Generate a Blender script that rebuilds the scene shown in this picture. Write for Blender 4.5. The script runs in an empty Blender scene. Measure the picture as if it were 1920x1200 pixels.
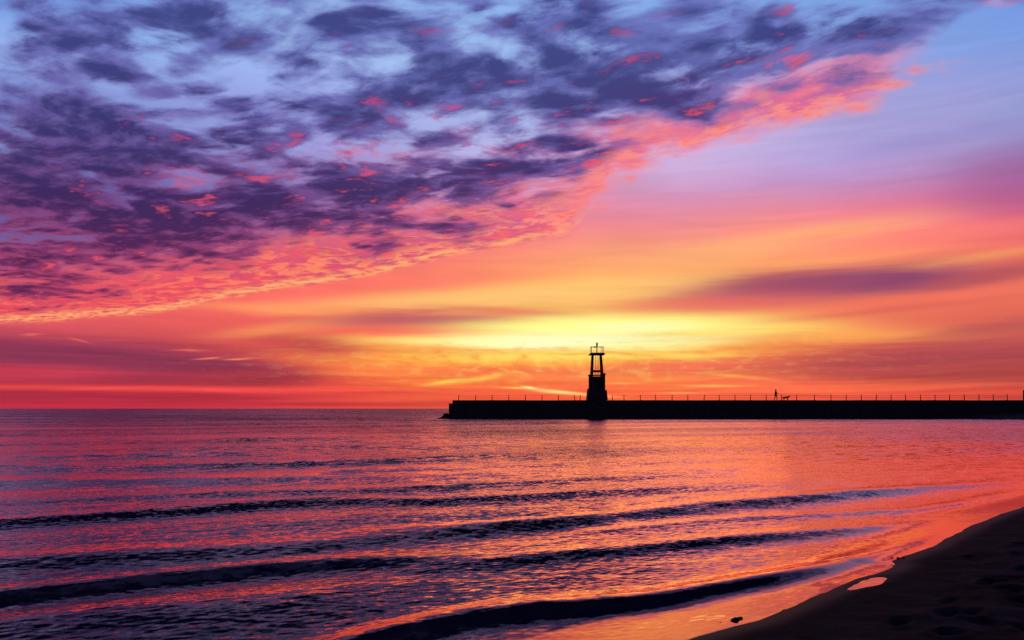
import bpy, bmesh, math, random
import numpy as np
from mathutils import Vector, Matrix

scene = bpy.context.scene
COL = scene.collection
R = math.radians

# ------------------------------------------------------------------ camera
EYE = 1.67                      # eye height above the lake
FPX = 1493.0                    # focal length in photo pixels (28 mm on a 36 mm wide sensor)
HOR = 766.0                     # photo row of the horizon
cam_d = bpy.data.cameras.new("camera")
cam_d.sensor_width = 36.0
cam_d.lens = 36.0 * FPX / 1920.0
cam_d.shift_y = (HOR - 600.0) / 1920.0
cam_d.clip_start = 0.1
cam_d.clip_end = 60000.0
cam = bpy.data.objects.new("camera", cam_d)
cam.location = (0, 0, EYE)
cam.rotation_euler = (R(90), 0, 0)
COL.objects.link(cam)
scene.camera = cam

scene.view_settings.view_transform = 'Standard'
scene.view_settings.look = 'None'
scene.view_settings.exposure = 0.0
scene.view_settings.gamma = 1.0
scene.cycles.max_bounces = 6
scene.cycles.sample_clamp_indirect = 4.0


def lin(c):
    return tuple((v / 255.0 / 12.92) if v / 255.0 <= 0.04045 else ((v / 255.0 + 0.055) / 1.055) ** 2.4 for v in c)


# the sun is still veiled behind the cloud bank over the lake: one weak, wide, orange lamp
sun_d = bpy.data.lights.new("sun", 'SUN')
sun_d.energy = 0.045
sun_d.angle = R(26)
sun_d.color = (1.0, 0.45, 0.13)
sun = bpy.data.objects.new("sun", sun_d)
sun.rotation_euler = Vector((-math.sin(R(6.2)) * math.cos(R(5.5)), -math.cos(R(6.2)) * math.cos(R(5.5)), -math.sin(R(5.5)))).to_track_quat('-Z', 'Y').to_euler()
COL.objects.link(sun)

# ------------------------------------------------------------------ world
class G:
    """tiny expression helper over a node tree"""
    def __init__(s, tree):
        s.t = tree
        s.k = 0

    def node(s, typ, **kw):
        n = s.t.nodes.new(typ)
        n.location = ((s.k % 40) * 180, -(s.k // 40) * 260)
        s.k += 1
        for a, b in kw.items():
            setattr(n, a, b)
        return n

    def put(s, sock, v):
        if isinstance(v, S):
            s.t.links.new(v.o, sock)
        elif v is not None:
            sock.default_value = v

    def math(s, op, a, b=None, c=None, clamp=False):
        n = s.node('ShaderNodeMath', operation=op, use_clamp=clamp)
        s.put(n.inputs[0], a); s.put(n.inputs[1], b); s.put(n.inputs[2], c)
        return S(s, n.outputs[0])

    def vmath(s, op, a, b=None, scale=None):
        n = s.node('ShaderNodeVectorMath', operation=op)
        s.put(n.inputs[0], a)
        if b is not None: s.put(n.inputs[1], b)
        if scale is not None: s.put(n.inputs['Scale'], scale)
        return S(s, n.outputs[1] if op in ('LENGTH', 'DOT_PRODUCT', 'DISTANCE') else n.outputs[0])

    def sep(s, v):
        n = s.node('ShaderNodeSeparateXYZ'); s.put(n.inputs[0], v)
        return [S(s, o) for o in n.outputs]

    def comb(s, x, y, z=0.0):
        n = s.node('ShaderNodeCombineXYZ')
        s.put(n.inputs[0], x); s.put(n.inputs[1], y); s.put(n.inputs[2], z)
        return S(s, n.outputs[0])

    def mix(s, f, a, b, mode='MIX'):
        n = s.node('ShaderNodeMix', data_type='RGBA', blend_type=mode, clamp_factor=True)
        s.put(n.inputs[0], f); s.put(n.inputs[6], a); s.put(n.inputs[7], b)
        return S(s, n.outputs[2])

    def noise(s, v, scale, detail=4.0, rough=0.5, dist=0.0, lac=2.0, color=False):
        n = s.node('ShaderNodeTexNoise', noise_dimensions='3D')
        s.put(n.inputs['Vector'], v); s.put(n.inputs['Scale'], scale)
        n.inputs['Detail'].default_value = detail
        n.inputs['Roughness'].default_value = rough
        n.inputs['Lacunarity'].default_value = lac
        n.inputs['Distortion'].default_value = dist
        return S(s, n.outputs[1 if color else 0])

    def smooth(s, v, lo, hi, a=0.0, b=1.0):
        n = s.node('ShaderNodeMapRange', interpolation_type='SMOOTHSTEP')
        s.put(n.inputs[0], v); s.put(n.inputs[1], lo); s.put(n.inputs[2], hi)
        s.put(n.inputs[3], a); s.put(n.inputs[4], b)
        return S(s, n.outputs[0])

    def ramp(s, f, stops, interp='LINEAR'):
        # the ramp sits in a small group of its own: editing stops inside a large tree is very slow
        gt = bpy.data.node_groups.new("ramp", 'ShaderNodeTree')
        gt.interface.new_socket('Fac', in_out='INPUT', socket_type='NodeSocketFloat')
        gt.interface.new_socket('Color', in_out='OUTPUT', socket_type='NodeSocketColor')
        gi = gt.nodes.new('NodeGroupInput'); go = gt.nodes.new('NodeGroupOutput')
        n = gt.nodes.new('ShaderNodeValToRGB')
        gt.links.new(gi.outputs[0], n.inputs[0]); gt.links.new(n.outputs[0], go.inputs[0])
        cr = n.color_ramp
        cr.interpolation = interp
        while len(cr.elements) < len(stops):
            cr.elements.new(0.5)
        for e, (p, c) in zip(cr.elements, stops):
            e.position = p
        for e, (p, c) in zip(cr.elements, stops):
            e.position = p
            e.color = (c[0], c[1], c[2], 1.0)
        n = s.node('ShaderNodeGroup')
        n.node_tree = gt
        s.put(n.inputs[0], f)
        return S(s, n.outputs[0])


class S:
    def __init__(s, g, o): s.g = g; s.o = o
    def __add__(s, b): return s.g.math('ADD', s, b)
    __radd__ = __add__
    def __sub__(s, b): return s.g.math('SUBTRACT', s, b)
    def __rsub__(s, b): return s.g.math('SUBTRACT', b, s)
    def __mul__(s, b): return s.g.math('MULTIPLY', s, b)
    __rmul__ = __mul__
    def __truediv__(s, b): return s.g.math('DIVIDE', s, b)


world = bpy.data.worlds.new("World")
world.use_nodes = True
wt = world.node_tree
for n in list(wt.nodes): wt.nodes.remove(n)
g = G(wt)

geo = g.node('ShaderNodeTexCoord')
D = S(g, geo.outputs['Generated'])
D = g.vmath('NORMALIZE', D)
dx, dy, dz = g.sep(D)
AZ = g.math('ARCTAN2', dx, dy)                 # 0 towards +Y, radians, positive to the right
EL = g.math('ARCSINE', dz)


def px2ae(x, y):
    u = (x - 960.0) / FPX
    v = (HOR - y) / FPX
    az = math.atan2(u, 1.0)
    el = math.atan2(v, math.hypot(u, 1.0))
    return az, el


def ae2px(az, el):
    u = math.tan(az)
    v = math.tan(el) * math.hypot(u, 1.0)
    return 960.0 + u * FPX, HOR - v * FPX


# sky colour between the clouds, sampled every 160 x 50 photo pixels of the dawn sky
BASE = """
110,150,225 120,155,230 130,165,235 150,185,240 150,180,235 145,180,240 145,185,245 140,180,240 130,170,235 130,170,235 125,165,230 120,160,225 115,150,225
150,180,240 130,170,235 145,185,240 155,190,240 160,190,240 155,190,240 155,190,240 150,185,240 145,180,240 140,175,235 135,170,235 130,165,230 125,160,230
150,175,235 150,175,240 155,190,240 160,190,240 165,190,240 165,195,240 160,190,240 155,185,240 150,180,240 150,180,240 140,165,230 130,160,225 125,155,222
140,160,225 150,165,225 150,165,230 155,170,235 160,180,240 165,190,240 165,190,240 165,185,240 175,185,240 180,180,235 150,165,225 140,160,220 130,155,215
100,120,195 120,135,205 140,150,215 150,160,225 160,170,230 165,180,235 175,190,240 180,185,235 190,180,230 190,175,225 165,170,220 155,165,215 145,160,210
130,150,215 120,140,205 140,150,215 150,160,220 160,165,225 170,180,230 180,190,240 190,185,230 200,180,225 190,180,225 170,165,215 165,160,210 150,150,205
140,160,220 130,140,205 140,140,205 150,140,205 165,150,210 175,165,220 190,180,230 200,185,230 200,185,230 185,165,215 175,155,205 165,145,200 145,120,180
80,90,160 90,90,160 110,100,170 130,110,175 150,120,180 180,140,190 200,150,195 215,150,190 205,160,205 200,150,195 195,140,190 190,120,170 165,90,140
90,90,160 100,90,160 120,100,170 140,110,170 170,120,170 220,130,160 240,130,150 230,130,160 235,130,160 250,130,145 245,125,140 235,110,130 225,95,120
90,100,170 110,90,150 150,90,130 190,90,120 220,100,120 240,110,120 255,130,125 255,145,125 255,150,125 255,160,115 255,150,115 255,130,115 250,115,110
170,80,110 190,80,110 220,90,110 240,95,105 250,105,105 255,120,110 255,150,110 255,175,110 255,175,110 255,150,105 255,150,105 255,140,100 245,125,95
235,92,104 240,95,102 248,104,102 255,110,102 255,115,100 255,150,95 255,175,95 255,185,95 250,140,95 235,110,95 245,120,95 245,120,95 240,115,90
222,88,102 238,95,98 248,102,95 250,105,92 255,135,85 250,120,85 255,190,90 255,240,110 255,225,100 255,160,90 250,130,90 235,110,90 220,100,85
150,55,80 150,55,80 160,55,80 200,75,80 245,110,75 255,180,70 255,215,80 255,225,90 255,215,90 255,165,80 215,100,80 190,85,80 180,80,80
190,60,80 180,55,75 175,55,75 200,60,70 240,85,65 255,130,70 255,120,75 255,115,75 255,125,75 255,115,75 225,90,75 190,75,70 175,70,65
185,45,65 200,45,65 205,50,65 215,60,65 230,75,65 240,80,60 255,85,60 255,90,60 250,90,65 240,85,65 235,80,60 225,80,60 210,75,60
"""
BASE = np.array([[lin([float(v) for v in c.split(',')]) for c in l.split()] for l in BASE.strip().splitlines()])

# dark cloud clumps of the deck: photo x, y, half-length, half-height, tilt (deg, down to the right), strength
BLOBS = [
    (15, 5, 45, 14, 0, .8), (180, 35, 40, 18, 20, .9), (95, 45, 50, 18, 25, .9), (150, 90, 60, 16, 30, .8), (215, 128, 45, 15, 15, .9),
    (345, 10, 80, 18, 5, .95), (280, 25, 50, 10, 0, .7), (415, 70, 50, 15, 25, .85), (480, 95, 60, 15, 12, .75), (560, 105, 40, 14, 0, .8),
    (620, 50, 50, 20, 25, .9), (580, 30, 40, 12, 20, .7), (40, 150, 55, 12, 5, .85), (90, 175, 50, 14, 25, .85), (150, 190, 60, 14, 0, .6),
    (220, 225, 55, 20, 0, .85), (270, 215, 30, 12, 0, .6), (380, 185, 50, 12, 5, .6), (0, 215, 60, 12, 5, .5), (100, 235, 80, 12, 0, .55),
    (60, 275, 38, 14, 20, .8), (125, 285, 38, 14, 10, .8), (210, 300, 60, 30, 10, 1), (180, 265, 30, 10, 0, .6), (330, 280, 55, 18, 0, .8),
    (360, 240, 60, 16, 0, .85), (430, 260, 60, 12, 0, .75), (490, 225, 60, 11, 0, .75), (600, 235, 60, 11, 0, .75), (500, 275, 50, 11, 0, .7),
    (30, 330, 75, 30, 0, .95), (120, 375, 95, 26, 0, .95), (100, 335, 60, 18, 0, .8), (20, 390, 60, 16, 0, .7),
    (350, 390, 80, 20, 5, .9), (520, 370, 90, 18, 12, 1), (660, 65, 32, 20, 0, .8), (720, 35, 42, 13, 20, .65), (760, 8, 60, 10, 5, .6),
    (820, 90, 50, 18, 20, .7), (900, 120, 75, 22, 10, 1), (870, 150, 90, 18, 0, .8), (740, 155, 60, 13, 10, .5), (1000, 70, 60, 26, 20, .95),
    (1030, 95, 40, 16, 0, .8), (960, 50, 22, 12, 0, .6), (1110, 40, 45, 20, 0, .85), (1060, 125, 60, 16, 0, .8), (1240, 40, 35, 16, 0, .7),
    (740, 190, 60, 19, 0, 1), (830, 180, 60, 12, 0, .8), (700, 205, 60, 12, 0, .8), (660, 240, 50, 14, 0, .7), (800, 250, 50, 12, 0, .8),
    (900, 225, 50, 9, 0, .7), (930, 245, 50, 10, 0, .7), (1060, 165, 60, 16, 0, 1), (1130, 150, 50, 11, 0, .8), (1050, 192, 60, 10, 0, .8),
    (960, 196, 34, 8, 0, .7), (1200, 130, 34, 13, 0, .7), (1280, 97, 70, 26, 0, 1), (1340, 128, 80, 14, 5, .8), (1150, 190, 80, 9, -12, .8),
    (1070, 230, 60, 11, -25, .7), (1230, 232, 60, 8, -8, .75), (1260, 176, 60, 8, -5, .6), (1020, 290, 50, 13, -35, .95), (960, 315, 70, 15, -8, 1),
    (850, 322, 80, 13, 0, .85), (740, 342, 115, 21, 0, 1), (870, 358, 60, 12, 0, .85), (680, 375, 60, 12, 0, .9), (630, 350, 50, 14, 0, .8),
    (1310, 20, 45, 14, 0, .75), (1350, 80, 80, 16, 0, .8), (1440, 50, 55, 20, 0, 1), (1480, 62, 32, 16, 0, .8), (1570, 20, 32, 11, 0, .7),
    (1645, 18, 60, 12, 0, .9), (1600, 48, 50, 13, 0, .7), (1590, 100, 60, 12, 8, .85), (1555, 125, 60, 11, 5, .8), (1520, 138, 50, 9, -10, .6),
    (1700, 48, 32, 12, 0, .6), (1760, 5, 32, 8, 0, .7), (1490, 168, 70, 8, -5, .6), (1330, 205, 50, 8, -10, .6), (1420, 125, 60, 8, 0, .5),
    (370, 402, 115, 30, 0, 1), (310, 442, 105, 28, 0, 1), (390, 470, 60, 12, 0, .9), (230, 405, 60, 22, 0, .8), (100, 392, 80, 20, 0, .8),
    (150, 412, 50, 14, 0, .7), (50, 475, 60, 10, 0, .85), (190, 470, 60, 16, 0, .85), (130, 500, 50, 9, 0, .7), (80, 536, 80, 13, 0, .9),
    (195, 531, 45, 11, 0, .8), (10, 505, 40, 8, 0, .5), (15, 562, 34, 5, 0, .6), (580, 405, 90, 16, 5, .95), (470, 385, 70, 20, 0, .9),
    (650, 417, 28, 11, 0, .85), (745, 417, 28, 11, 10, .7), (835, 427, 44, 7, 8, .5), (915, 421, 48, 6, 0, .5), (660, 466, 44, 6, 8, .45), (710, 450, 30, 6, 0, .4),
]
_B = np.array(BLOBS)


def dark_at(x, y):
    t = np.radians(_B[:, 4])
    ux = (x - _B[:, 0]) * np.cos(t) + (y - _B[:, 1]) * np.sin(t)
    uy = -(x - _B[:, 0]) * np.sin(t) + (y - _B[:, 1]) * np.cos(t)
    q = (ux / (_B[:, 2] * 1.05)) ** 2 + (uy / np.maximum(_B[:, 3] * 1.1, 11)) ** 2
    return float(1 - np.prod(1 - _B[:, 5] * 0.95 * np.exp(-0.9 * q)))


PK = """
.1 .0 .0 .1 .1 .2 .2 .2 .2 .2 .2 .3 .3 .2 .3 .3 .2
.0 .0 .0 .1 .1 .3 .2 .2 .2 .3 .3 .3 .4 .4 .4 .3 .1
.0 .0 .0 .0 .1 .2 .2 .2 .2 .2 .3 .3 .5 .5 .4 .2 .0
.1 .1 .2 .1 .2 .2 .2 .3 .3 .4 .5 .6 .7 .9 .7 .3 .0
.1 .1 .2 .2 .3 .3 .5 .5 .4 .5 .7 .9 1. .9 .5 .0 .0
.1 .1 .3 .3 .4 .4 .4 .6 .6 .9 1. .9 .6 .3 .0 .0 .0
.1 .2 .4 .7 .7 .6 .7 .7 .7 1. .7 .4 .0 .0 .0 .0 .0
.1 .3 .5 .8 .6 .5 .4 .6 .9 .7 .3 .0 .0 .0 .0 .0 .0
.3 .3 .3 .3 .4 .5 .9 1. 1. .6 .2 .0 .0 .0 .0 .0 .0
.3 .3 .3 .3 .7 .95 1. 1. 1. .6 .2 .0 .0 .0 .0 .0 .0
.4 .6 .7 .9 1. 1. 1. 1. .8 .4 .0 .0 .0 .0 .0 .0 .0
.8 .9 1. 1. 1. 1. .9 .5 .3 .0 .0 .0 .0 .0 .0 .0 .0
1. 1. 1. 1. .9 .5 .0 .0 .0 .0 .0 .0 .0 .0 .0 .0 .0
.6 .5 .3 .2 .0 .0 .0 .0 .0 .0 .0 .0 .0 .0 .0 .0 .0
.0 .0 .0 .0 .0 .0 .0 .0 .0 .0 .0 .0 .0 .0 .0 .0 .0
.0 .0 .0 .0 .0 .0 .0 .0 .0 .0 .0 .0 .0 .0 .0 .0 .0
"""
PK = np.array([[float(v) for v in l.split()] for l in PK.strip().splitlines()])


def bil(tab, x, y, sx):
    x = min(max(x / sx, 0), tab.shape[1] - 1.001)
    y = min(max(y / 50.0, 0), tab.shape[0] - 1.001)
    i, j = int(x), int(y)
    a, b = x - i, y - j
    return (tab[j, i] * (1 - a) + tab[j, i + 1] * a) * (1 - b) + (tab[j + 1, i] * (1 - a) + tab[j + 1, i + 1] * a) * b


AZL = R(36.0)                                   # azimuth half-width covered by the tables
ROWSTEP = R(1.8)
t_az = (AZ / (2 * AZL)) + 0.5
EDGE = [(-200, 612, .4, .6), (0, 607, .4, 1), (100, 600, .35, 1), (240, 591, .35, 1), (340, 574, .3, 1), (480, 545, .3, 1),
        (600, 531, .3, 1), (700, 514, .3, 1), (800, 488, .35, 1), (900, 466, .4, .9), (1000, 449, .6, .7),
        (1070, 436, 1.2, .4), (1110, 400, 2.2, .15), (1150, 345, 2.6, .0), (1240, 305, 2.6, 0), (1320, 282, 2., 0), (1420, 250, 1.6, .2),
        (1520, 222, 1.4, .2), (1620, 196, 1.6, .1), (1700, 160, 2., 0), (1780, 105, 2., 0), (1850, 55, 2., 0), (1950, 0, 2., 0)]
es = []
for (ex, ey, so, rim) in EDGE:
    a, e = px2ae(ex, ey)
    es.append(((a / (2 * AZL)) + 0.5, (e / R(40), so / 4.0, rim)))
es = [s for s in es if 0 <= s[0] <= 1]
eg = g.ramp(t_az, es)
TABC = [r * R(1.8) for r in range(-1, 18)]
TABD = [R(4.2) + r * R(1.05) for r in range(0, 26)]
rampC, rampD = [], []
for el in TABC:
    sc = []
    for k in range(25):
        x, y = ae2px(-AZL + 2 * AZL * k / 24.0, max(el, 0.003))
        c = bil(BASE, x, y, 160.0)
        if y < -20:
            c = c * max(0.35, 1.0 + (y + 20) / 500.0)
        sc.append((k / 24.0, c))
    rampC.append(sc)
for el in TABD:
    sd = []
    for k in range(32):
        x, y = ae2px(-AZL + 2 * AZL * k / 31.0, el)
        ey_ = float(np.interp(x, [q_[0] for q_ in EDGE], [q_[1] for q_ in EDGE]))
        bas = 0.10 * min(1.0, max(0.0, (ey_ - y - 45) / 60.0))
        dk = bas + (1 - bas) * dark_at(x, y) if y > -30 else 0.55 + 0.35 * math.sin(k * 1.7 + el * 60)
        sd.append((k / 31.0, (dk, float(bil(PK, x, y, 120.0)), 0.0)))
    rampD.append(sd)


def blend(ramps, els, sig):
    acc = None
    st = els[1] - els[0]
    t = (EL - els[0]) * (1.0 / st)
    for i, stops in enumerate(ramps):
        rc = g.ramp(t_az, stops)
        q = t - float(i)
        w = g.math('EXPONENT', q * q * (-0.5 / sig ** 2)) * (1.0 / (sig * math.sqrt(2 * math.pi)))
        acc = g.mix(w, (0, 0, 0, 1) if acc is None else acc, rc, 'ADD')
    return acc


acc_c = blend(rampC, TABC, 0.55)
acc_d = blend(rampD, TABD, 0.5)
dkT, pkT, _ = g.sep(acc_d)

# cloud-deck plane: the deck is a flat layer overhead, so its cells shrink towards the horizon
den = g.math('MAXIMUM', dz, 0.0) + 0.07
P = g.comb(dx / den, dy / den, 0.0)
warp = g.noise(P, 1.6, 3.0, 0.5, color=True)
warp = g.vmath('SUBTRACT', warp, (0.5, 0.5, 0.5))
Pw = g.vmath('ADD', P, g.vmath('SCALE', warp, scale=0.26))
# streak space for the smooth high veil: long in azimuth, thin in elevation
ST = g.comb(AZ * 2.2, EL * 26.0, 0.3)
swarp = g.noise(ST, 1.2, 2.0, 0.5) - 0.5
st1 = g.noise(g.comb(AZ * 2.5, EL * 30.0 + AZ * 1.5 + swarp * 2.0, 1.7), 1.0, 5.0, 0.55) - 0.5
st2 = g.noise(g.comb(AZ * 9.0, EL * 110.0 + swarp * 6.0, 4.1), 1.0, 4.0, 0.55) - 0.5

col = acc_c

# ---- elongated veils and streaks of the lower sky (photo px: x, y, half-length, half-height, tilt, rgb, opacity)
FEAT = [
    # broad light first
    (1130, 608, 290, 27, 0, (255, 218, 110), .65),
    (860, 563, 270, 15, -3, (255, 195, 118), .8), (1080, 545, 260, 20, -3, (255, 200, 118), .7),
    (1250, 528, 160, 20, -8, (255, 192, 115), .7), (560, 579, 170, 8, 0, (255, 162, 100), .7),
    (570, 612, 120, 11, -8, (255, 165, 92), .75), (780, 530, 220, 14, -4, (255, 118, 108), .5),
    (1450, 455, 230, 18, -5, (255, 182, 120), .75), (1700, 440, 250, 14, 0, (255, 132, 120), .6),
    (1450, 498, 210, 9, -1, (255, 165, 105), .7), (1780, 492, 190, 7, -4, (255, 165, 100), .8),
    (1350, 622, 200, 15, 0, (255, 222, 108), .85), (1540, 630, 200, 12, 1, (255, 172, 88), .75),
    (700, 662, 140, 20, 0, (255, 175, 80), .4), (700, 700, 120, 8, 0, (255, 140, 72), .6),
    (900, 680, 260, 14, 0, (255, 170, 72), .45),
    # veils
    (1900, 335, 120, 50, 0, (165, 90, 150), .5), (1720, 225, 260, 60, -6, (168, 156, 216), .5), (1500, 330, 190, 12, -3, (188, 148, 204), .45),
    (1780, 255, 200, 12, -2, (150, 140, 205), .4), (1500, 214, 160, 14, -10, (205, 150, 205), .5),
    (1580, 533, 235, 25, 0, (150, 78, 108), 1.0), (1640, 528, 190, 14, 1, (138, 70, 110), .8),
    (1420, 548, 190, 20, -3, (172, 84, 106), .7),
    (1860, 518, 140, 14, -6, (185, 85, 92), .8), (1320, 572, 230, 15, 0, (235, 108, 98), .75),
    (1720, 560, 170, 8, -3, (248, 116, 92), .7), (1650, 583, 220, 6, -3, (222, 98, 90), .6),
    (790, 599, 200, 14, -2, (188, 88, 100), .95), (970, 585, 130, 6, 3, (232, 122, 98), .8),
    (740, 620, 170, 9, 0, (246, 100, 90), .75), (590, 646, 90, 17, 3, (190, 66, 76), .85),
    (120, 664, 290, 22, 1, (142, 56, 88), 1.), (340, 682, 220, 17, 2, (142, 54, 82), .95),
    (240, 709, 160, 9, 0, (155, 52, 74), .8), (495, 710, 105, 14, 0, (160, 54, 68), .9),
    (80, 698, 150, 9, 0, (208, 62, 82), .7),
    # the glow round the hidden sun
    (1130, 613, 230, 17, 0, (255, 255, 150), 1.0), (930, 638, 220, 8, 0, (255, 240, 112), .85),
    (1070, 639, 230, 13, 0, (255, 255, 195), 1.0), (1190, 612, 90, 7, 0, (255, 255, 190), .8),
    (1290, 627, 110, 3.5, 0, (255, 222, 112), .8),
    (800, 656, 120, 6, 2, (250, 165, 80), .6), (1010, 667, 180, 8, 0, (255, 228, 105), .7),
    (1240, 668, 130, 8, 0, (255, 215, 100), .7), (1200, 646, 110, 5, 0, (255, 245, 150), .7),
    (930, 694, 190, 8, 0, (248, 115, 78), .75), (1330, 686, 230, 13, -2, (245, 108, 84), .85),
    (1770, 676, 360, 28, -1, (176, 74, 80), .95), (1850, 704, 270, 17, 0, (180, 72, 70), .75),
    (1890, 612, 130, 8, -4, (188, 90, 90), .7), (1560, 727, 260, 9, 0, (255, 114, 74), .6),
    (1850, 736, 200, 6, -1, (232, 82, 62), .7),
    (300, 729, 400, 4, 0, (255, 84, 76), .85), (120, 744, 420, 8, 0, (165, 44, 64), .7),
    (500, 741, 200, 4, 0, (186, 50, 65), .6), (430, 757, 700, 5, 0, (172, 42, 66), .55),
    (750, 738, 180, 5, 0, (222, 70, 66), .5),
    (1048, 735, 42, 2.6, 5, (255, 240, 150), 1.), (1100, 741, 60, 2.2, 4, (255, 190, 100), .8),
    (968, 728, 26, 1.6, 2, (255, 200, 90), .9), (992, 727, 12, 2.0, 8, (255, 245, 150), .9),
    (835, 716, 36, 3.2, -8, (255, 215, 90), .8), (905, 709, 50, 4, -9, (255, 205, 88), .7),
    (1340, 723, 50, 1.5, 0, (255, 195, 95), .8), (1270, 736, 40, 1.2, 0, (255, 165, 85), .7),
    (1165, 719, 45, 1.8, 0, (255, 180, 85), .7), (1375, 705, 60, 2.5, 6, (255, 175, 90), .6),
    (1350, 657, 80, 3.0, -2, (250, 150, 75), .6), (1180, 664, 60, 2.5, 5, (240, 140, 70), .55),
    (390, 672, 22, 1.6, -6, (255, 130, 92), .9), (445, 673, 22, 1.6, -4, (255, 132, 92), .9),
    (355, 657, 26, 1.3, 0, (250, 112, 90), .8), (490, 670, 22, 1.3, -4, (235, 95, 85), .7),
    (150, 638, 18, 1.6, 10, (235, 95, 95), .7), (60, 627, 16, 1.6, -4, (245, 110, 105), .8),
]
azw = AZ + swarp * 0.03
elw = EL + (st2 * 0.010) + (st1 * 0.012)
for (fx, fy, rx, ry, tilt, rgb, op) in FEAT:
    a0, e0 = px2ae(fx, fy)
    big = ry > 7
    sx = math.cos(a0) ** 2 / FPX                # radians of azimuth per photo px here
    sy = math.cos(a0) / FPX
    ta = math.tan(R(-tilt)) * sy / sx
    da = (azw if big else AZ) - a0
    de = (elw if big else EL + st2 * 0.0035 + st1 * 0.004) - e0 - (da * ta)
    qa = da * (1.0 / (rx * sx)); qe = de * (1.0 / (ry * sy * 1.1))
    qq = qa * qa + qe * qe
    if big:
        f = g.math('EXPONENT', g.math('POWER', qq, 1.4) * -0.75) * op
    else:
        f = g.math('EXPONENT', qq * -0.9) * op
    col = g.mix(f, col, tuple(lin(rgb)) + (1.0,))

# thin streakiness over the veil
low = g.smooth(EL, R(7), R(1))
st3 = g.noise(g.comb(AZ * 5.0, EL * 190.0 + swarp * 4.0, 8.8), 1.0, 4.0, 0.55) - 0.5
col = g.vmath('SCALE', col, scale=(st1 * 0.30 + st2 * 0.22 + st3 * low * 0.8 + 1.0))

# mottled little ripples of low cloud near the glow
mot = g.noise(g.comb(AZ * 40.0, EL * 170.0 + swarp * 8.0, 2.0), 1.0, 5.0, 0.62)
_a, _e = px2ae(1040, 680)
mda = (AZ - _a) * (1 / 0.26); mde = (EL - _e) * (1 / 0.024)
mm = g.math('EXPONENT', (mda * mda + mde * mde) * -1.0)
col = g.mix(g.smooth(mot, .50, .66) * mm * 0.5, col, lin((238, 105, 62)) + (1,))
col = g.mix(g.smooth(mot, .50, .36) * mm * 0.35, col, lin((255, 228, 105)) + (1,))

# ---- the altocumulus deck: its far edge runs diagonally over the sky
e_el, e_so, e_rim = g.sep(eg)
ewob = g.noise(g.comb(AZ * 14.0, EL * 20.0, 5.0), 1.0, 5.0, 0.6) - 0.5
dist = EL - e_el * R(40) + ewob * (e_so * 0.13 + 0.004)
soft = e_so * 4.0 * 0.012
inside = g.smooth(dist / soft, -1.0, 1.0)

n_big = g.noise(Pw, 1.35, 3.0, 0.5)
ROT = math.radians(24)
Pr = g.node('ShaderNodeVectorRotate', rotation_type='Z_AXIS')
g.put(Pr.inputs['Vector'], Pw); Pr.inputs['Angle'].default_value = ROT
Ps = g.vmath('MULTIPLY', S(g, Pr.outputs[0]), (0.80, 1.15, 1.0))
OFF = (0.035, 0.085, 0.0)                      # a short step across the deck towards the hidden sun
Po = g.vmath('ADD', Ps, OFF)
n_mid = g.noise(Ps, 4.0, 4.0, 0.50, dist=0.10)
m_off = g.noise(Po, 4.0, 4.0, 0.50, dist=0.10)
def puffs(v):
    # rounded altocumulus cells, roughened
    jit = g.vmath('SCALE', g.vmath('SUBTRACT', g.noise(v, 9.0, 4.0, 0.6, color=True), (0.5, 0.5, 0.5)), scale=0.16)
    n = g.node('ShaderNodeTexVoronoi', voronoi_dimensions='2D', feature='SMOOTH_F1')
    g.put(n.inputs['Vector'], g.vmath('ADD', v, jit))
    n.inputs['Scale'].default_value = 8.5
    n.inputs['Smoothness'].default_value = 0.5
    return 0.68 - S(g, n.outputs['Distance']) * 0.55
nb = g.noise(g.vmath('ADD', Ps, (4.4, 1.3, 0)), 9.5, 5.0, 0.50, dist=0.1)
nbo = g.noise(g.vmath('ADD', Po, (4.4, 1.3, 0)), 9.5, 5.0, 0.50, dist=0.1)
n_puf = puffs(Ps) * 0.55 + nb * 0.45
p_off = puffs(Po) * 0.55 + nbo * 0.45
n_fine = g.noise(g.vmath('ADD', Ps, (3.1, 7.7, 0)), 17.0, 6.0, 0.58, dist=0.1)
n_off = n_puf
n_vf = g.noise(g.vmath('ADD', Ps, (9.1, 2.7, 0)), 34.0, 4.0, 0.6, dist=0.2)
shade = (n_mid - m_off) * 1.0 + (n_puf - p_off) * 0.8       # > 0 where the cloud thins towards the sun
# fine lit sheet
rt = g.smooth(AZ, R(-1), R(9))
pin = (n_fine - 0.5) * (0.6 - rt * 0.2) + (n_puf - 0.5) * 0.7 + (n_vf - 0.5) * 0.15 + shade * 0.3 + (pkT - 0.63) * 0.52 + e_rim * g.smooth(dist, .05, 0.0) * 0.22
pa = g.smooth(pin, -0.13, 0.17) * inside
# the smooth salmon glow along the right-hand rim of the deck
gq = (dist - 0.026 + (n_off - 0.5) * 0.05) * (1 / 0.024)
glow = g.math('EXPONENT', gq * gq * -1.0) * g.smooth(AZ, R(-2), R(6)) * g.smooth(AZ, R(29), R(22)) * inside
col = g.mix(glow * 0.9, col, g.mix(g.smooth(AZ, R(0), R(18)), lin((255, 140, 128)) + (1,), lin((255, 118, 128)) + (1,)))
near = g.smooth(dist, 0.20, 0.0)
litc = g.ramp(g.smooth(EL, R(4), R(25)) , [(0, lin((250, 84, 90))), (.3, lin((252, 98, 104))), (.55, lin((238, 100, 130))), (1, lin((205, 110, 165)))])
gold = g.ramp(g.smooth(AZ, R(-30), R(8)), [(0, lin((255, 120, 98))), (.6, lin((255, 165, 112))), (1, lin((255, 150, 135)))])
litc = g.mix(g.smooth(n_fine + shade * 0.8, .42, .64) * near * 0.9, litc, gold)
col = g.mix(pa * 0.92, col, litc)
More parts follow.
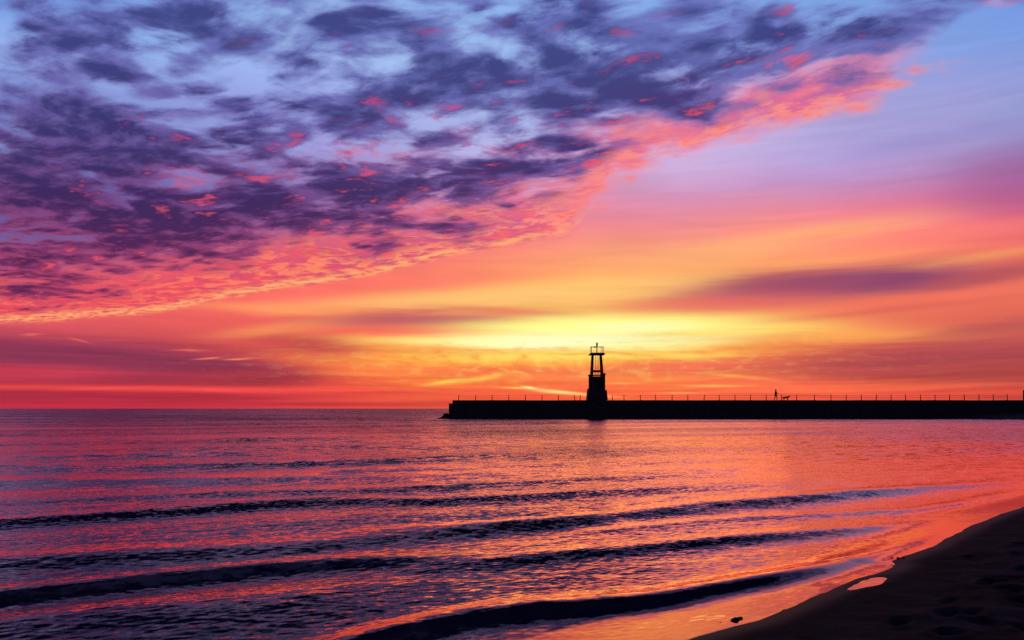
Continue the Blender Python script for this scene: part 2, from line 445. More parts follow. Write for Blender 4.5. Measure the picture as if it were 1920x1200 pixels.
mauve = g.mix(g.smooth(EL, R(6), R(16)), lin((196, 66, 100)) + (1,), lin((150, 95, 160)) + (1,))
col = g.mix(g.smooth(n_puf * 0.5 + n_fine * 0.35 + n_vf * 0.15, .55, .38) * pa * (0.7 - rt * 0.4), col, mauve)

# dark bodies
hi = g.smooth(EL, R(10), R(24))
din = (n_mid - 0.5) * 0.80 + (n_puf - 0.5) * 0.95 + (n_fine - 0.5) * 0.30 + (n_vf - 0.5) * 0.10 + (dkT - 0.195) * 0.44 + hi * 0.02
dmask = inside * g.smooth(dkT, 0.01, 0.10)
dkc = g.ramp(g.smooth(EL, R(5), R(27)), [(0, lin((84, 34, 80))), (.35, lin((58, 38, 92))), (.7, lin((54, 50, 112))), (1, lin((58, 62, 128)))])
dkc2 = g.ramp(g.smooth(EL, R(5), R(27)), [(0, lin((165, 58, 98))), (.35, lin((112, 70, 132))), (.7, lin((104, 94, 165))), (1, lin((104, 112, 185)))])
da_ = g.smooth(din, hi * -0.05 - 0.13, hi * 0.03 + 0.10) * dmask
dk = g.mix(g.smooth(din + (n_puf - 0.5) * 0.55 + (n_fine - 0.5) * 0.25 - shade * 0.5, -0.02, 0.30), dkc2, dkc)
col = g.mix(da_ * 0.96, col, dk)
# sun-side flanks of the clumps catch the red light
litn = g.smooth(pkT, 0.0, 0.55)
fl = g.smooth(shade * 0.55 + (n_fine - 0.5) * 0.75 + (n_vf - 0.5) * 0.3 + pkT * 0.05, .12, .30) * litn * inside * 0.7
col = g.mix(fl, col, g.mix(near, lin((215, 84, 135)) + (1,), lin((255, 92, 96)) + (1,)))
# golden rim on the deck edge
rq = (dist - 0.004) * (1 / 0.0040)
rim = g.math('EXPONENT', rq * rq * -1.0) * e_rim * g.smooth(n_fine, .3, .6)
col = g.mix(rim * 0.95, col, lin((255, 178, 116)) + (1,))

# ---- beyond the photographed part: dusk sky (physical sky texture) overhead and behind
sky = g.node('ShaderNodeTexSky', sky_type='NISHITA')
sky.sun_disc = False
sky.sun_elevation = R(-3.0)
sky.sun_rotation = R(6.0)
dusk = g.vmath('SCALE', S(g, sky.outputs[0]), scale=0.03)
dusk = g.vmath('ADD', dusk, (0.004, 0.005, 0.018))
dusk = g.vmath('ADD', dusk, g.vmath('SCALE', g.vmath('MULTIPLY', (1, 1, 1), (0.022, 0.020, 0.062)), scale=g.smooth(n_mid, .60, .42)))
away = g.math('MAXIMUM', g.smooth(g.math('ABSOLUTE', AZ), R(38), R(95)), g.smooth(EL, R(31), R(62)))
col = g.mix(away, col, dusk)

bg = g.node('ShaderNodeBackground')
g.put(bg.inputs[0], col)
bg.inputs[1].default_value = 1.0
wo = g.node('ShaderNodeOutputWorld')
wt.links.new(bg.outputs[0], wo.inputs[0])
scene.world = world
world.cycles.sampling_method = 'MANUAL'
world.cycles.sample_map_resolution = 512


# ------------------------------------------------------------------ helpers
def wpos(x, y=None, Y=None, z=0.0):
    """photo pixel -> world point, either on the height z or at the distance Y"""
    if Y is None:
        Y = (EYE - z) * FPX / (y - HOR)
    X = (x - 960.0) / FPX * Y
    Z = EYE + (HOR - y) / FPX * Y if y is not None else z
    return X, Y, Z


def material(name, base=(0.2, 0.2, 0.2), rough=0.6, metal=0.0, nscale=4.0, namt=0.25, bump=0.0, bscale=20.0):
    m = bpy.data.materials.new(name)
    m.use_nodes = True
    t = m.node_tree
    h = G(t)
    b = t.nodes['Principled BSDF']
    tc = h.node('ShaderNodeTexCoord')
    v = S(h, tc.outputs['Object'])
    n = h.noise(v, nscale, 5.0, 0.6)
    c0 = tuple(c * (1 - namt) for c in base) + (1,)
    c1 = tuple(min(1, c * (1 + namt)) for c in base) + (1,)
    h.put(b.inputs['Base Color'], h.mix(h.smooth(n, .35, .65), c0, c1))
    b.inputs['Roughness'].default_value = rough
    b.inputs['Metallic'].default_value = metal
    if bump:
        bn = h.node('ShaderNodeBump')
        bn.inputs['Strength'].default_value = 0.6
        bn.inputs['Distance'].default_value = bump
        h.put(bn.inputs['Height'], h.noise(v, bscale, 6.0, 0.6))
        t.links.new(bn.outputs[0], b.inputs['Normal'])
    return m


def tag(o, label=None, cat=None, group=None, kind=None):
    if label: o['label'] = label
    if cat: o['category'] = cat
    if group: o['group'] = group
    if kind: o['kind'] = kind
    return o


def link(name, me, mat, parent=None, loc=(0, 0, 0), smooth=False):
    o = bpy.data.objects.new(name, me)
    if mat: me.materials.append(mat)
    if smooth:
        me.polygons.foreach_set('use_smooth', [True] * len(me.polygons))
    COL.objects.link(o)
    o.location = loc
    if parent: o.parent = parent
    return o


def empty(name, loc):
    o = bpy.data.objects.new(name, None)
    o.empty_display_size = 0.3
    o.location = loc
    COL.objects.link(o)
    return o


class MB:
    def __init__(s): s.v = []; s.f = []

    def hexa(s, p):            # 8 corner points: bottom 4 ccw, top 4 ccw
        b = len(s.v); s.v += [tuple(q) for q in p]
        for f in ((3, 2, 1, 0), (4, 5, 6, 7), (0, 1, 5, 4), (1, 2, 6, 5), (2, 3, 7, 6), (3, 0, 4, 7)):
            s.f.append(tuple(b + i for i in f))
        return s

    def box(s, x0, x1, y0, y1, z0, z1):
        return s.hexa([(x0, y0, z0), (x1, y0, z0), (x1, y1, z0), (x0, y1, z0),
                       (x0, y0, z1), (x1, y0, z1), (x1, y1, z1), (x0, y1, z1)])

    def frustum(s, cx, cy, z0, z1, w0, d0, w1, d1, cx1=None, cy1=None):
        cx1 = cx if cx1 is None else cx1; cy1 = cy if cy1 is None else cy1
        return s.hexa([(cx - w0 / 2, cy - d0 / 2, z0), (cx + w0 / 2, cy - d0 / 2, z0), (cx + w0 / 2, cy + d0 / 2, z0), (cx - w0 / 2, cy + d0 / 2, z0),
                       (cx1 - w1 / 2, cy1 - d1 / 2, z1), (cx1 + w1 / 2, cy1 - d1 / 2, z1), (cx1 + w1 / 2, cy1 + d1 / 2, z1), (cx1 - w1 / 2, cy1 + d1 / 2, z1)])

    def tube(s, pts, r, n=8, cap=True):
        pts = [Vector(p) for p in pts]
        rs = r if isinstance(r, (list, tuple)) else [r] * len(pts)
        b = len(s.v)
        for i, p in enumerate(pts):
            d = (pts[min(i + 1, len(pts) - 1)] - pts[max(i - 1, 0)]).normalized()
            a = d.cross(Vector((0, 1, 0.01)))
            if a.length < 1e-3: a = d.cross(Vector((1, 0, 0)))
            a.normalize(); c = d.cross(a)
            for k in range(n):
                t = 2 * math.pi * k / n
                s.v.append(tuple(p + (a * math.cos(t) + c * math.sin(t)) * rs[i]))
        for i in range(len(pts) - 1):
            for k in range(n):
                k2 = (k + 1) % n
                s.f.append((b + i * n + k, b + i * n + k2, b + (i + 1) * n + k2, b + (i + 1) * n + k))
        if cap:
            s.f.append(tuple(b + k for k in range(n))[::-1])
            s.f.append(tuple(b + (len(pts) - 1) * n + k for k in range(n)))
        return s

    def build(s, name, mat, parent=None, loc=(0, 0, 0), smooth=False, bevel=0.0):
        me = bpy.data.meshes.new(name)
        me.from_pydata([(v[0] - loc[0], v[1] - loc[1], v[2] - loc[2]) for v in s.v], [], s.f)
        bm = bmesh.new(); bm.from_mesh(me)
        bmesh.ops.recalc_face_normals(bm, faces=bm.faces)
        if bevel:
            bmesh.ops.bevel(bm, geom=bm.edges[:] , offset=bevel, segments=2, affect='EDGES', profile=0.6)
        bm.to_mesh(me); bm.free()
        return link(name, me, mat, parent, smooth=smooth)


def grid_mesh(name, X, Y, Z, mat, attrs=None, smooth=True, mask=None):
    nr, nc = X.shape
    me = bpy.data.meshes.new(name)
    co = np.stack([X, Y, Z], -1).reshape(-1, 3).astype(np.float32)
    idx = np.arange(nr * nc).reshape(nr, nc)
    q = np.stack([idx[:-1, :-1], idx[:-1, 1:], idx[1:, 1:], idx[1:, :-1]], -1).reshape(-1, 4)
    if mask is not None:
        q = q[mask.reshape(-1)]
    me.vertices.add(len(co)); me.vertices.foreach_set('co', co.ravel())
    me.loops.add(q.size); me.loops.foreach_set('vertex_index', q.ravel().astype(np.int32))
    me.polygons.add(len(q))
    me.polygons.foreach_set('loop_start', np.arange(0, q.size, 4, dtype=np.int32))
    me.polygons.foreach_set('loop_total', np.full(len(q), 4, dtype=np.int32))
    me.update(calc_edges=True)
    for k, a in (attrs or {}).items():
        at = me.attributes.new(k, 'FLOAT', 'POINT')
        at.data.foreach_set('value', a.reshape(-1).astype(np.float32))
    return link(name, me, mat, smooth=smooth)


rng = np.random.RandomState(7)


def vnoise(x, y, seed=0):
    """smooth value noise, numpy"""
    xi = np.floor(x).astype(np.int64); yi = np.floor(y).astype(np.int64)
    fx = x - xi; fy = y - yi
    fx = fx * fx * fx * (fx * (fx * 6 - 15) + 10); fy = fy * fy * fy * (fy * (fy * 6 - 15) + 10)

    def h(a, b):
        n = (a * 374761393 + b * 668265263 + seed * 1274126177) & 0xFFFFFFFF
        n = ((n ^ (n >> 13)) * 1274126177) & 0xFFFFFFFF
        return ((n ^ (n >> 16)) & 0xFFFF) / 32767.5 - 1.0
    return (h(xi, yi) * (1 - fx) + h(xi + 1, yi) * fx) * (1 - fy) + (h(xi, yi + 1) * (1 - fx) + h(xi + 1, yi + 1) * fx) * fy


def fbm(x, y, oct=4, seed=0, gain=0.5):
    s = 0; a = 1.0
    for i in range(oct):
        s = s + a * vnoise(x * 2 ** i + 17.3 * i, y * 2 ** i - 9.1 * i, seed + i)
        a *= gain
    return s


def sstep(x, a, b):
    t = np.clip((x - a) / (b - a), 0, 1)
    return t * t * (3 - 2 * t)


# ------------------------------------------------------------------ the beach
SHORE_PX = [(1250, 1212), (1312, 1191), (1369, 1175), (1423, 1162), (1489, 1136), (1534, 1117), (1584, 1095), (1629, 1080), (1668, 1066), (1684, 1058), (1676, 1052), (1692, 1045), (1752, 1024), (1787, 1005), (1834, 981), (1882, 962), (1925, 949)]
shore = [(-260., -190.), (-60., -46.), (-20., -14.5), (-6.5, -2.4), (-2.2, 2.1)]
FILM = 0.085
shore += [wpos(x, y, z=FILM)[:2] for x, y in SHORE_PX]
shore += [(16., 19.), (34., 28.), (62., 40.), (88., 58.), (101., 82.), (96., 102.), (84., 113.), (76.3, 118.7), (66., 125.), (57., 130.5), (49., 137.), (60., 150.), (90., 190.), (160., 330.), (200., 520.)]
poly = np.array(shore + [(900., 520.), (900., -260.), (-260., -260.)])


def sdist(X, Y):
    """signed distance to the shoreline, positive on land"""
    x = X.ravel(); y = Y.ravel()
    best = np.full(x.shape, 1e9); inside = np.zeros(x.shape, bool)
    n = len(poly)
    for i in range(n):
        a = poly[i]; b = poly[(i + 1) % n]
        if i < len(shore) - 1:
            d = b - a
            t = np.clip(((x - a[0]) * d[0] + (y - a[1]) * d[1]) / (d @ d), 0, 1)
            best = np.minimum(best, np.hypot(x - a[0] - t * d[0], y - a[1] - t * d[1]))
        c = ((a[1] > y) != (b[1] > y))
        xs = (b[0] - a[0]) * (y - a[1]) / (b[1] - a[1] + 1e-12) + a[0]
        inside ^= (c & (x < xs))
    return np.where(inside, best, -best).reshape(X.shape)


def spread(a, b, step, lo, hi, ratio=1.12):
    v = list(np.arange(a, b, step))
    s = step; x = a; left = []
    while x > lo: s *= ratio; x -= s; left.append(x)
    s = step; x = v[-1]; right = []
    while x < hi: s *= ratio; x += s; right.append(x)
    return np.array(left[::-1] + v + right)


def footprints():
    out = []
    rr = random.Random(11)
    for i in range(150):
        out.append((rr.uniform(2.6, 11), rr.uniform(4.8, 13.5), rr.uniform(.07, .15), rr.uniform(.05, .09), rr.uniform(.02, .05), rr.uniform(0, 3.14)))
    for i in range(22):            # a trodden line along the water's edge
        t = i / 21.0
        out.append((2.9 + t * 7.0 + (0.12 if i % 2 else -0.12), 5.6 + t * 6.2 + (-.1 if i % 2 else .1), .13, .05, .03, .75))
    return out


sx_ = spread(0.6, 9.6, 0.035, -250, 880)
sy_ = spread(4.6, 14.6, 0.035, -250, 500)
SX, SY = np.meshgrid(sx_, sy_)
d = sdist(SX, SY)
wob = fbm(SX * 1.3, SY * 1.3, 3, 5) * 0.010
dd = d + wob * sstep(SY, 30, 10)
SZ = FILM + np.where(dd > 0, 0.055 * dd + 0.02 * np.minimum(dd, 1.0) , 0.16 * dd)
SZ = np.where(SZ > 1.0, 1.0 + (SZ - 1.0) * 0.25, SZ)
SZ = np.clip(SZ, -3.0, 2.6)
land = sstep(dd, 0.15, 0.8)
SZ += land * (0.012 * fbm(SX * 2.2, SY * 2.2, 4, 9) + 0.004 * fbm(SX * 9, SY * 9, 2, 21))
far_ = sstep(SY, 60, 100)
SZ += far_ * land * 0.10 * fbm(SX * .3, SY * .3, 3, 31)
for (fx, fy, a, b, dep, an) in footprints():
    u = (SX - fx) * math.cos(an) + (SY - fy) * math.sin(an)
    v = -(SX - fx) * math.sin(an) + (SY - fy) * math.cos(an)
    q = (u / a) ** 2 + (v / b) ** 2
    m = q < 9
    SZ[m] += (-dep * np.exp(-q[m]) + 0.35 * dep * np.exp(-(np.sqrt(q[m]) - 1.6) ** 2 * 3)) * land[m]
# the puddle left in a hollow just above the waterline
pa0 = np.array(wpos(1589, 1108, z=FILM)[:2]); pa1 = np.array(wpos(1668, 1082, z=FILM)[:2])
pc = (pa0 + pa1) / 2; pd_ = pa1 - pa0; pl_ = np.hypot(*pd_); pd_ = pd_ / pl_
u = (SX - pc[0]) * pd_[0] + (SY - pc[1]) * pd_[1]
v = -(SX - pc[0]) * pd_[1] + (SY - pc[1]) * pd_[0] + 0.02 * vnoise(SX * 9, SY * 9, 77)
q = (u / (pl_ * 0.5)) ** 2 + (v / (0.085 + 0.05 * np.clip(u / pl_, -.5, .5))) ** 2
SZ = SZ * (1 - np.exp(-q * q * 0.8)) + (FILM - 0.006) * np.exp(-q * q * 0.8)
# sand berm edge with small cusps
wet = sstep(dd, 0.45, 0.0)
dry = sstep(dd, 5.0, 11.0)

sand = bpy.data.materials.new("beach sand"); sand.use_nodes = True
h = G(sand.node_tree)
b = sand.node_tree.nodes['Principled BSDF']
tc = h.node('ShaderNodeNewGeometry'); pv = S(h, tc.outputs['Position'])
at = h.node('ShaderNodeAttribute', attribute_name='wet'); w_ = S(h, at.outputs['Fac'])
sn = h.noise(pv, 3.0, 6.0, 0.6)
cdry = h.mix(h.smooth(sn, .35, .65), (0.014, 0.015, 0.022, 1), (0.044, 0.045, 0.062, 1))
at = h.node('ShaderNodeAttribute', attribute_name='dry')
cdry = h.mix(S(h, at.outputs['Fac']), cdry, (0.17, 0.16, 0.15, 1))
h.put(b.inputs['Base Color'], h.mix(w_, cdry, (0.022, 0.020, 0.022, 1)))
h.put(b.inputs['Roughness'], h.smooth(w_, 0.2, 1.0, 0.9, 0.55))
b.inputs['Specular IOR Level'].default_value = 0.07
bn = h.node('ShaderNodeBump'); bn.inputs['Strength'].default_value = 0.7; bn.inputs['Distance'].default_value = 0.006
h.put(bn.inputs['Height'], h.noise(pv, 60.0, 5.0, 0.7) * h.smooth(w_, 1.0, 0.2, 0.15, 1.0))
sand.node_tree.links.new(bn.outputs[0], b.inputs['Normal'])
o = grid_mesh('beach', SX, SY, SZ, sand, {'wet': wet, 'dry': dry})
tag(o, kind='structure')

# ------------------------------------------------------------------ the lake
rows = [1420, 1380, 1340, 1310, 1285, 1265, 1250, 1240] + list(np.arange(1235, 900, -0.62)) + list(np.arange(900, 800, -0.5)) + list(np.arange(800, 770, -0.4))
ylist = [EYE * FPX / (r - HOR) for r in rows]
yy = ylist[-1]
while yy < 30000:
    yy *= 1.12
    ylist.append(yy)
ylist = np.array(ylist)
uc = np.linspace(-0.80, 0.80, 760)
edge = [0.83, 0.88, 0.96, 1.1, 1.35, 1.8, 2.6, 4.0, 8.0]
uc = np.array([-e for e in edge[::-1]] + list(uc) + edge)
U, LY = np.meshgrid(uc, ylist)
LX = U * LY

# breaking and rolling crests: photo polylines of the crest, height, front width, back width, end fades (photo x)
CREST = [
    # the shore break
    ([(300, 1300), (560, 1232), (760, 1188), (900, 1160), (1000, 1148), (1100, 1142), (1228, 1130), (1330, 1112), (1440, 1096), (1540, 1076), (1620, 1054), (1700, 1030), (1790, 992), (1870, 958)], .080, .17, .30, (450, 720, 1380, 1800)),
    # the thick black roller at lower left
    ([(-120, 1132), (0, 1120), (150, 1104), (300, 1086), (400, 1078), (500, 1068), (600, 1060), (700, 1054), (830, 1048), (950, 1040)], .088, .24, .45, (-300, -100, 600, 980)),
    ([(820, 1062), (950, 1052), (1100, 1036), (1200, 1028), (1300, 1018), (1400, 1009), (1500, 1001), (1640, 989), (1750, 975)], .040, .14, .35, (700, 1000, 1500, 1800)),
    ([(-100, 1062), (300, 1040), (500, 1027), (600, 1020), (700, 1010), (800, 1004), (900, 996), (1000, 988), (1100, 979)], .040, .22, .5, (-400, -100, 950, 1250)),
    ([(500, 1012), (700, 997), (900, 988), (1000, 982), (1100, 975), (1200, 963), (1300, 953), (1400, 943), (1500, 935), (1600, 926), (1700, 918), (1850, 907), (1960, 900)], .058, .20, .5, (400, 1000, 1600, 2000)),
    ([(1050, 1003), (1200, 988), (1300, 979), (1400, 971), (1500, 966), (1700, 957), (1800, 945), (1880, 928), (1940, 912)], .022, .12, .3, (1000, 1150, 1850, 1960)),
    ([(-100, 990), (0, 982), (150, 972), (300, 961), (400, 953), (500, 946), (600, 939), (700, 938), (800, 941), (1000, 932), (1200, 919), (1300, 914), (1400, 909), (1500, 905)], .058, .22, .7, (-300, 0, 1000, 1600)),
    ([(-100, 947), (0, 942), (200, 935), (400, 927), (560, 925), (700, 920), (900, 909), (1100, 899), (1200, 894), (1320, 888)], .048, .25, .9, (-300, 500, 1050, 1330)),
    ([(-100, 912), (0, 907), (300, 903), (600, 897), (800, 890), (1000, 884), (1150, 876)], .040, .4, 1.0, (-300, 0, 700, 1100)),
    ([(-100, 882), (0, 879), (200, 876), (420, 873), (640, 868), (800, 860), (1000, 852), (1200, 846)], .050, .5, 1.2, (-300, 0, 800, 1200)),
    ([(560, 892), (650, 886), (760, 882), (850, 880), (950, 874)], .040, .4, 1., (560, 650, 800, 950)),
    ([(200, 845), (420, 842), (620, 838), (800, 838), (1000, 833)], .05, .8, 2.0, (150, 350, 700, 1000)),
    ([(380, 829), (480, 826), (600, 825), (760, 826)], .085, .9, 2.2, (330, 420, 560, 760)),
    ([(0, 856), (250, 853), (400, 851), (600, 850)], .05, .7, 1.8, (-100, 100, 400, 600)),
    ([(-100, 1180), (100, 1162), (250, 1150), (450, 1138), (650, 1118), (760, 1105)], .036, .26, .5, (-300, -100, 500, 800)),
]
Z = np.zeros_like(LX)
foam = np.zeros_like(LX)
near_mask = LY < 120
lx = LX[near_mask]; ly = LY[near_mask]
zz = np.zeros_like(lx); ff = np.zeros_like(lx)
lpx = 960 + lx / ly * FPX
for ci, (pl, A, wf, wb, (f0, f1, f2, f3)) in enumerate(CREST):
    if ci > 1: A, wf = A * (1.8 if 8 <= ci <= 13 else 1.25), wf * 1.75
    pts = np.array([wpos(x, y)[:2] for x, y in pl])
    k = np.argsort(pts[:, 0])
    pts = pts[k]
    yc = np.interp(lx, pts[:, 0], pts[:, 1])
    sl = (pts[-1, 1] - pts[0, 1]) / (pts[-1, 0] - pts[0, 0])
    cs = 1 / math.hypot(1, sl)
    s = (ly - yc) * cs
    s = s + 0.05 * fbm(lx * .6, ly * .2 + ci, 2, 40 + ci) * min(1.0, wf * 3)
    fade = sstep(lpx, f0, f1) * (1 - sstep(lpx, f2, f3))
    fade *= ((lx > pts[0, 0] - 1) & (lx < pts[-1, 0] + 1))
    am = A * fade * (1 + 0.12 * fbm(lx * .7 + ci * 7, ly * 0 + ci, 2, 60))
    prof = np.where(s < 0, np.exp(-(s / wf) ** 2), np.exp(-(s / wb) ** 2))
    # shallow trough in front
    prof = prof - (0.04 if ci == 0 else 0.22) * np.exp(-((s + wf * 2.4) / (wf * 1.5)) ** 2)
    zz += am * prof
    if ci in (0, 1, 3, 14):
        ff = np.maximum(ff, fade * np.exp(-((s + wf * 3.2) / (wf * 1.9 + .15)) ** 2))

# free waves: gentle long-crested trains plus wind ripples, all smaller than the grid can carry at that range
def cell(y): return y * y / (EYE * FPX) * 0.6
tr = np.zeros_like(lx)
rr = np.random.RandomState(3)
q0 = 0.52
for lam, amp, nk in ((3.8, .013, 3), (1.9, .0020, 4), (.75, .0008, 7), (.38, .0007, 9), (.20, .0006, 9), (.11, .0005, 8)):
    for k in range(nk):
        th = math.atan(q0) + rr.normal(0, .22 if lam > 1 else .5)
        l = lam * rr.uniform(.8, 1.3)
        kx, ky = -math.sin(th) * 2 * math.pi / l, math.cos(th) * 2 * math.pi / l
        ph = rr.uniform(0, 6.28)
        vis = np.clip((l / cell(ly) - 3.0) / 3.0, 0, 1)
        env = 0.6 + 0.5 * vnoise(lx / (l * 4) + k * 3.1, ly / (l * 4) + 1.7 * k, 100 + k)
        tr += amp * vis * env * np.sin(kx * lx + ky * ly + ph + 0.8 * vnoise(lx / l * .35, ly / l * .35, 33 + k))
dshore = -sdist(lx, ly)
calm = 0.12 + 0.88 * sstep(dshore, 0.2, 2.6)
calm = calm * (1 - 0.45 * sstep(lx, 2.0, 9.0))
rough_ = 1 + 0.55 * sstep(dshore, 3, 10)
zz = zz + tr * calm
zz *= sstep(dshore, -0.02, 0.30)
zz += FILM * np.clip(1.0 - dshore / 1.0, 0, 1.0) ** 1.25
Z[near_mask] = zz
foam[near_mask] = ff * sstep(-lpx, -1150, -800)

dfull = np.full(LX.shape, 50.0)
dfull[near_mask] = dshore
# keep only the water, a strip of it running in under the sand
qd = (dfull[:-1, :-1] > -2.5)
lake_m = bpy.data.materials.new("lake water"); lake_m.use_nodes = True
h = G(lake_m.node_tree)
for n in list(lake_m.node_tree.nodes): lake_m.node_tree.nodes.remove(n)
tcn = h.node('ShaderNodeNewGeometry'); pv = S(h, tcn.outputs['Position'])
rotn = h.node('ShaderNodeVectorRotate', rotation_type='Z_AXIS')
h.put(rotn.inputs['Vector'], pv); rotn.inputs['Angle'].default_value = -math.atan(0.5)
pr = S(h, rotn.outputs[0])
pa_ = h.vmath('MULTIPLY', pr, (0.45, 1.0, 1.0))
px_, py_, pz_ = h.sep(pv)
at1 = h.node('ShaderNodeAttribute', attribute_name='calm'); cal = S(h, at1.outputs['Fac'])
mid = h.smooth(py_, 8.0, 40.0)
far1 = h.smooth(py_, 25.0, 110.0)
gust = h.smooth(h.noise(h.vmath('MULTIPLY', pr, (0.025, 0.11, 1.0)), 1.0, 4.0, 0.55), .35, .65, 0.6, 1.4)
# facet slopes of the ripples at four sizes (too small or too far for the mesh)
def slopes(scale, det, off):
    v = h.vmath('ADD', h.vmath('MULTIPLY', pr, (0.38, 1.0, 1.0)), off)
    return h.vmath('SUBTRACT', h.noise(v, scale, det, 0.55, color=True), (0.5, 0.5, 0.5))
s1 = h.vmath('SCALE', slopes(24.0, 3.0, (0, 0, 0)), scale=cal * gust * h.smooth(py_, 8, 60, 0.46, 0.90))
s2 = h.vmath('SCALE', slopes(4.5, 3.0, (5, 2, 0)), scale=(mid * 0.55 + 0.12) * cal * gust)
s3 = h.vmath('SCALE', slopes(1.2, 3.0, (1, 8, 0)), scale=far1 * gust * 0.65)
sl_ = h.vmath('ADD', h.vmath('ADD', s1, s2), s3)
lean = h.smooth(py_, 14.0, 130.0, -0.055, -0.17)
slx, sly, _q = h.sep(sl_)
geoN = S(h, tcn.outputs['Normal'])
Nw = h.vmath('NORMALIZE', h.vmath('ADD', geoN, h.comb(slx * 0.55, sly + lean * gust * cal, 0.0)))
gl = h.node('ShaderNodeBsdfGlossy', distribution='GGX')
gl.inputs['Color'].default_value = (1.0, 0.53, 0.50, 1)
h.put(gl.inputs['Roughness'], h.smooth(py_, 10.0, 140.0, 0.06, 0.12))
body = h.node('ShaderNodeBsdfDiffuse'); body.inputs['Color'].default_value = (0.010, 0.022, 0.075, 1)
fr = h.node('ShaderNodeFresnel'); fr.inputs['IOR'].default_value = 1.5
t = lake_m.node_tree
for n in (gl, fr): t.links.new(Nw.o, n.inputs['Normal'])
mx = h.node('ShaderNodeMixShader')
h.put(mx.inputs[0], h.smooth(S(h, fr.outputs[0]), 0.03, 0.56, 0.045, 1.0)); t.links.new(body.outputs[0], mx.inputs[1]); t.links.new(gl.outputs[0], mx.inputs[2])
# foam: lacy, thin
at2 = h.node('ShaderNodeAttribute', attribute_name='foam'); fo = S(h, at2.outputs['Fac'])
fn = h.noise(h.vmath('MULTIPLY', pr, (0.6, 1.0, 1.0)), 7.0, 7.0, 0.68)
ff_ = h.smooth(fn + fo * 0.20, .60, .74) * fo * 0.5
fd = h.node('ShaderNodeBsdfDiffuse'); fd.inputs['Color'].default_value = (0.45, 0.47, 0.52, 1)
mx2 = h.node('ShaderNodeMixShader')
h.put(mx2.inputs[0], ff_)
t.links.new(mx.outputs[0], mx2.inputs[1]); t.links.new(fd.outputs[0], mx2.inputs[2])
out = h.node('ShaderNodeOutputMaterial'); t.links.new(mx2.outputs[0], out.inputs[0])
calm_full = np.ones(LX.shape)
calm_full[:] = 1.55
calm_full[near_mask] = calm * rough_
o = grid_mesh('lake', LX, LY, Z, lake_m, {'foam': foam, 'calm': calm_full}, mask=qd)
tag(o, kind='structure')


# ------------------------------------------------------------------ materials
concrete = material("weathered concrete", (0.085, 0.08, 0.075), 0.85, nscale=1.2, namt=0.35, bump=0.01, bscale=9)
steel = material("dark painted steel", (0.05, 0.05, 0.055), 0.45, 0.3, nscale=8, namt=0.3)
rust = material("rusted iron", (0.10, 0.045, 0.025), 0.75, nscale=14, namt=0.5)
redp = material("red painted steel", (0.25, 0.03, 0.02), 0.5, nscale=10, namt=0.3)
glassm = material("lantern lens", (0.30, 0.05, 0.03), 0.2, nscale=10, namt=0.1)
rockm = material("wet dark rock", (0.06, 0.056, 0.052), 0.6, nscale=3, namt=0.4, bump=0.02, bscale=6)
cable = material("steel cable", (0.07, 0.05, 0.045), 0.5, 0.5)

YP = 131.0                                        # distance of the pier's near face
MPP = YP / FPX                                    # metres per photo pixel there
def X_(px, Y=YP): return (px - 960.0) / FPX * Y
def Z_(py, Y=YP): return EYE + (HOR - py) / FPX * Y
PZ = Z_(750.3)
PD = 4.2                                          # pier width

# ------------------------------------------------------------------ the pier
pier = empty('pier', (X_(1380), YP, 0))
tag(pier, 'long black concrete pier with a flat top running out from the right shore', 'pier')
def part(mb, name, mat, root, **k):
    return mb.build(name, mat, root, loc=tuple(root.location), **k)
mb = MB()
xl = X_(841.5); xr = X_(2420)
# wall in cast sections with joints
xs = list(np.arange(xl, xr, 9.0)) + [xr]
for i in range(len(xs) - 1):
    mb.box(xs[i] + (0.0 if i == 0 else 0.02), xs[i + 1] - 0.02, YP + (0.0 if i % 2 else 0.03), YP + PD, -2.0, Z_(756.5) - (0.01 if i % 3 else 0.0))
part(mb, 'wall', concrete, pier)
mb = MB()
xs = list(np.arange(X_(848.5), xr, 6.0)) + [xr]
for i in range(len(xs) - 1):
    mb.box(xs[i], xs[i + 1] - 0.015, YP + 0.06, YP + PD - 0.06, Z_(756.5) + 0.004, PZ + (0.0, 0.012, -0.012, 0.006)[i % 4])
part(mb, 'deck', concrete, pier)
mb = MB().box(xl + 2.0, xr, YP - 0.22, YP - 0.004, -2.0, 0.22)
part(mb, 'footing', concrete, pier)

# boulders at the pier's tip
def rock(name, loc, size, seed, mat, label, group=None, cat='rock'):
    bm = bmesh.new()
    bmesh.ops.create_icosphere(bm, subdivisions=3, radius=1.0)
    rr = random.Random(seed)
    planes = [(Vector((rr.gauss(0, 1), rr.gauss(0, 1), rr.gauss(0, 1))).normalized(), rr.uniform(.55, .85)) for _ in range(9)]
    for v in bm.verts:
        p = v.co.copy()
        for nrm, dd_ in planes:
            e = p.dot(nrm) - dd_
            if e > 0: p -= nrm * e * 0.9
        p *= 1 + 0.06 * math.sin(p.x * 7 + seed) * math.cos(p.y * 6 + p.z * 5)
        v.co = Vector((p.x * size[0], p.y * size[1], p.z * size[2]))
    me = bpy.data.meshes.new(name); bm.to_mesh(me); bm.free()
    o = link(name, me, mat, loc=loc)
    tag(o, label, cat, group)
    return o

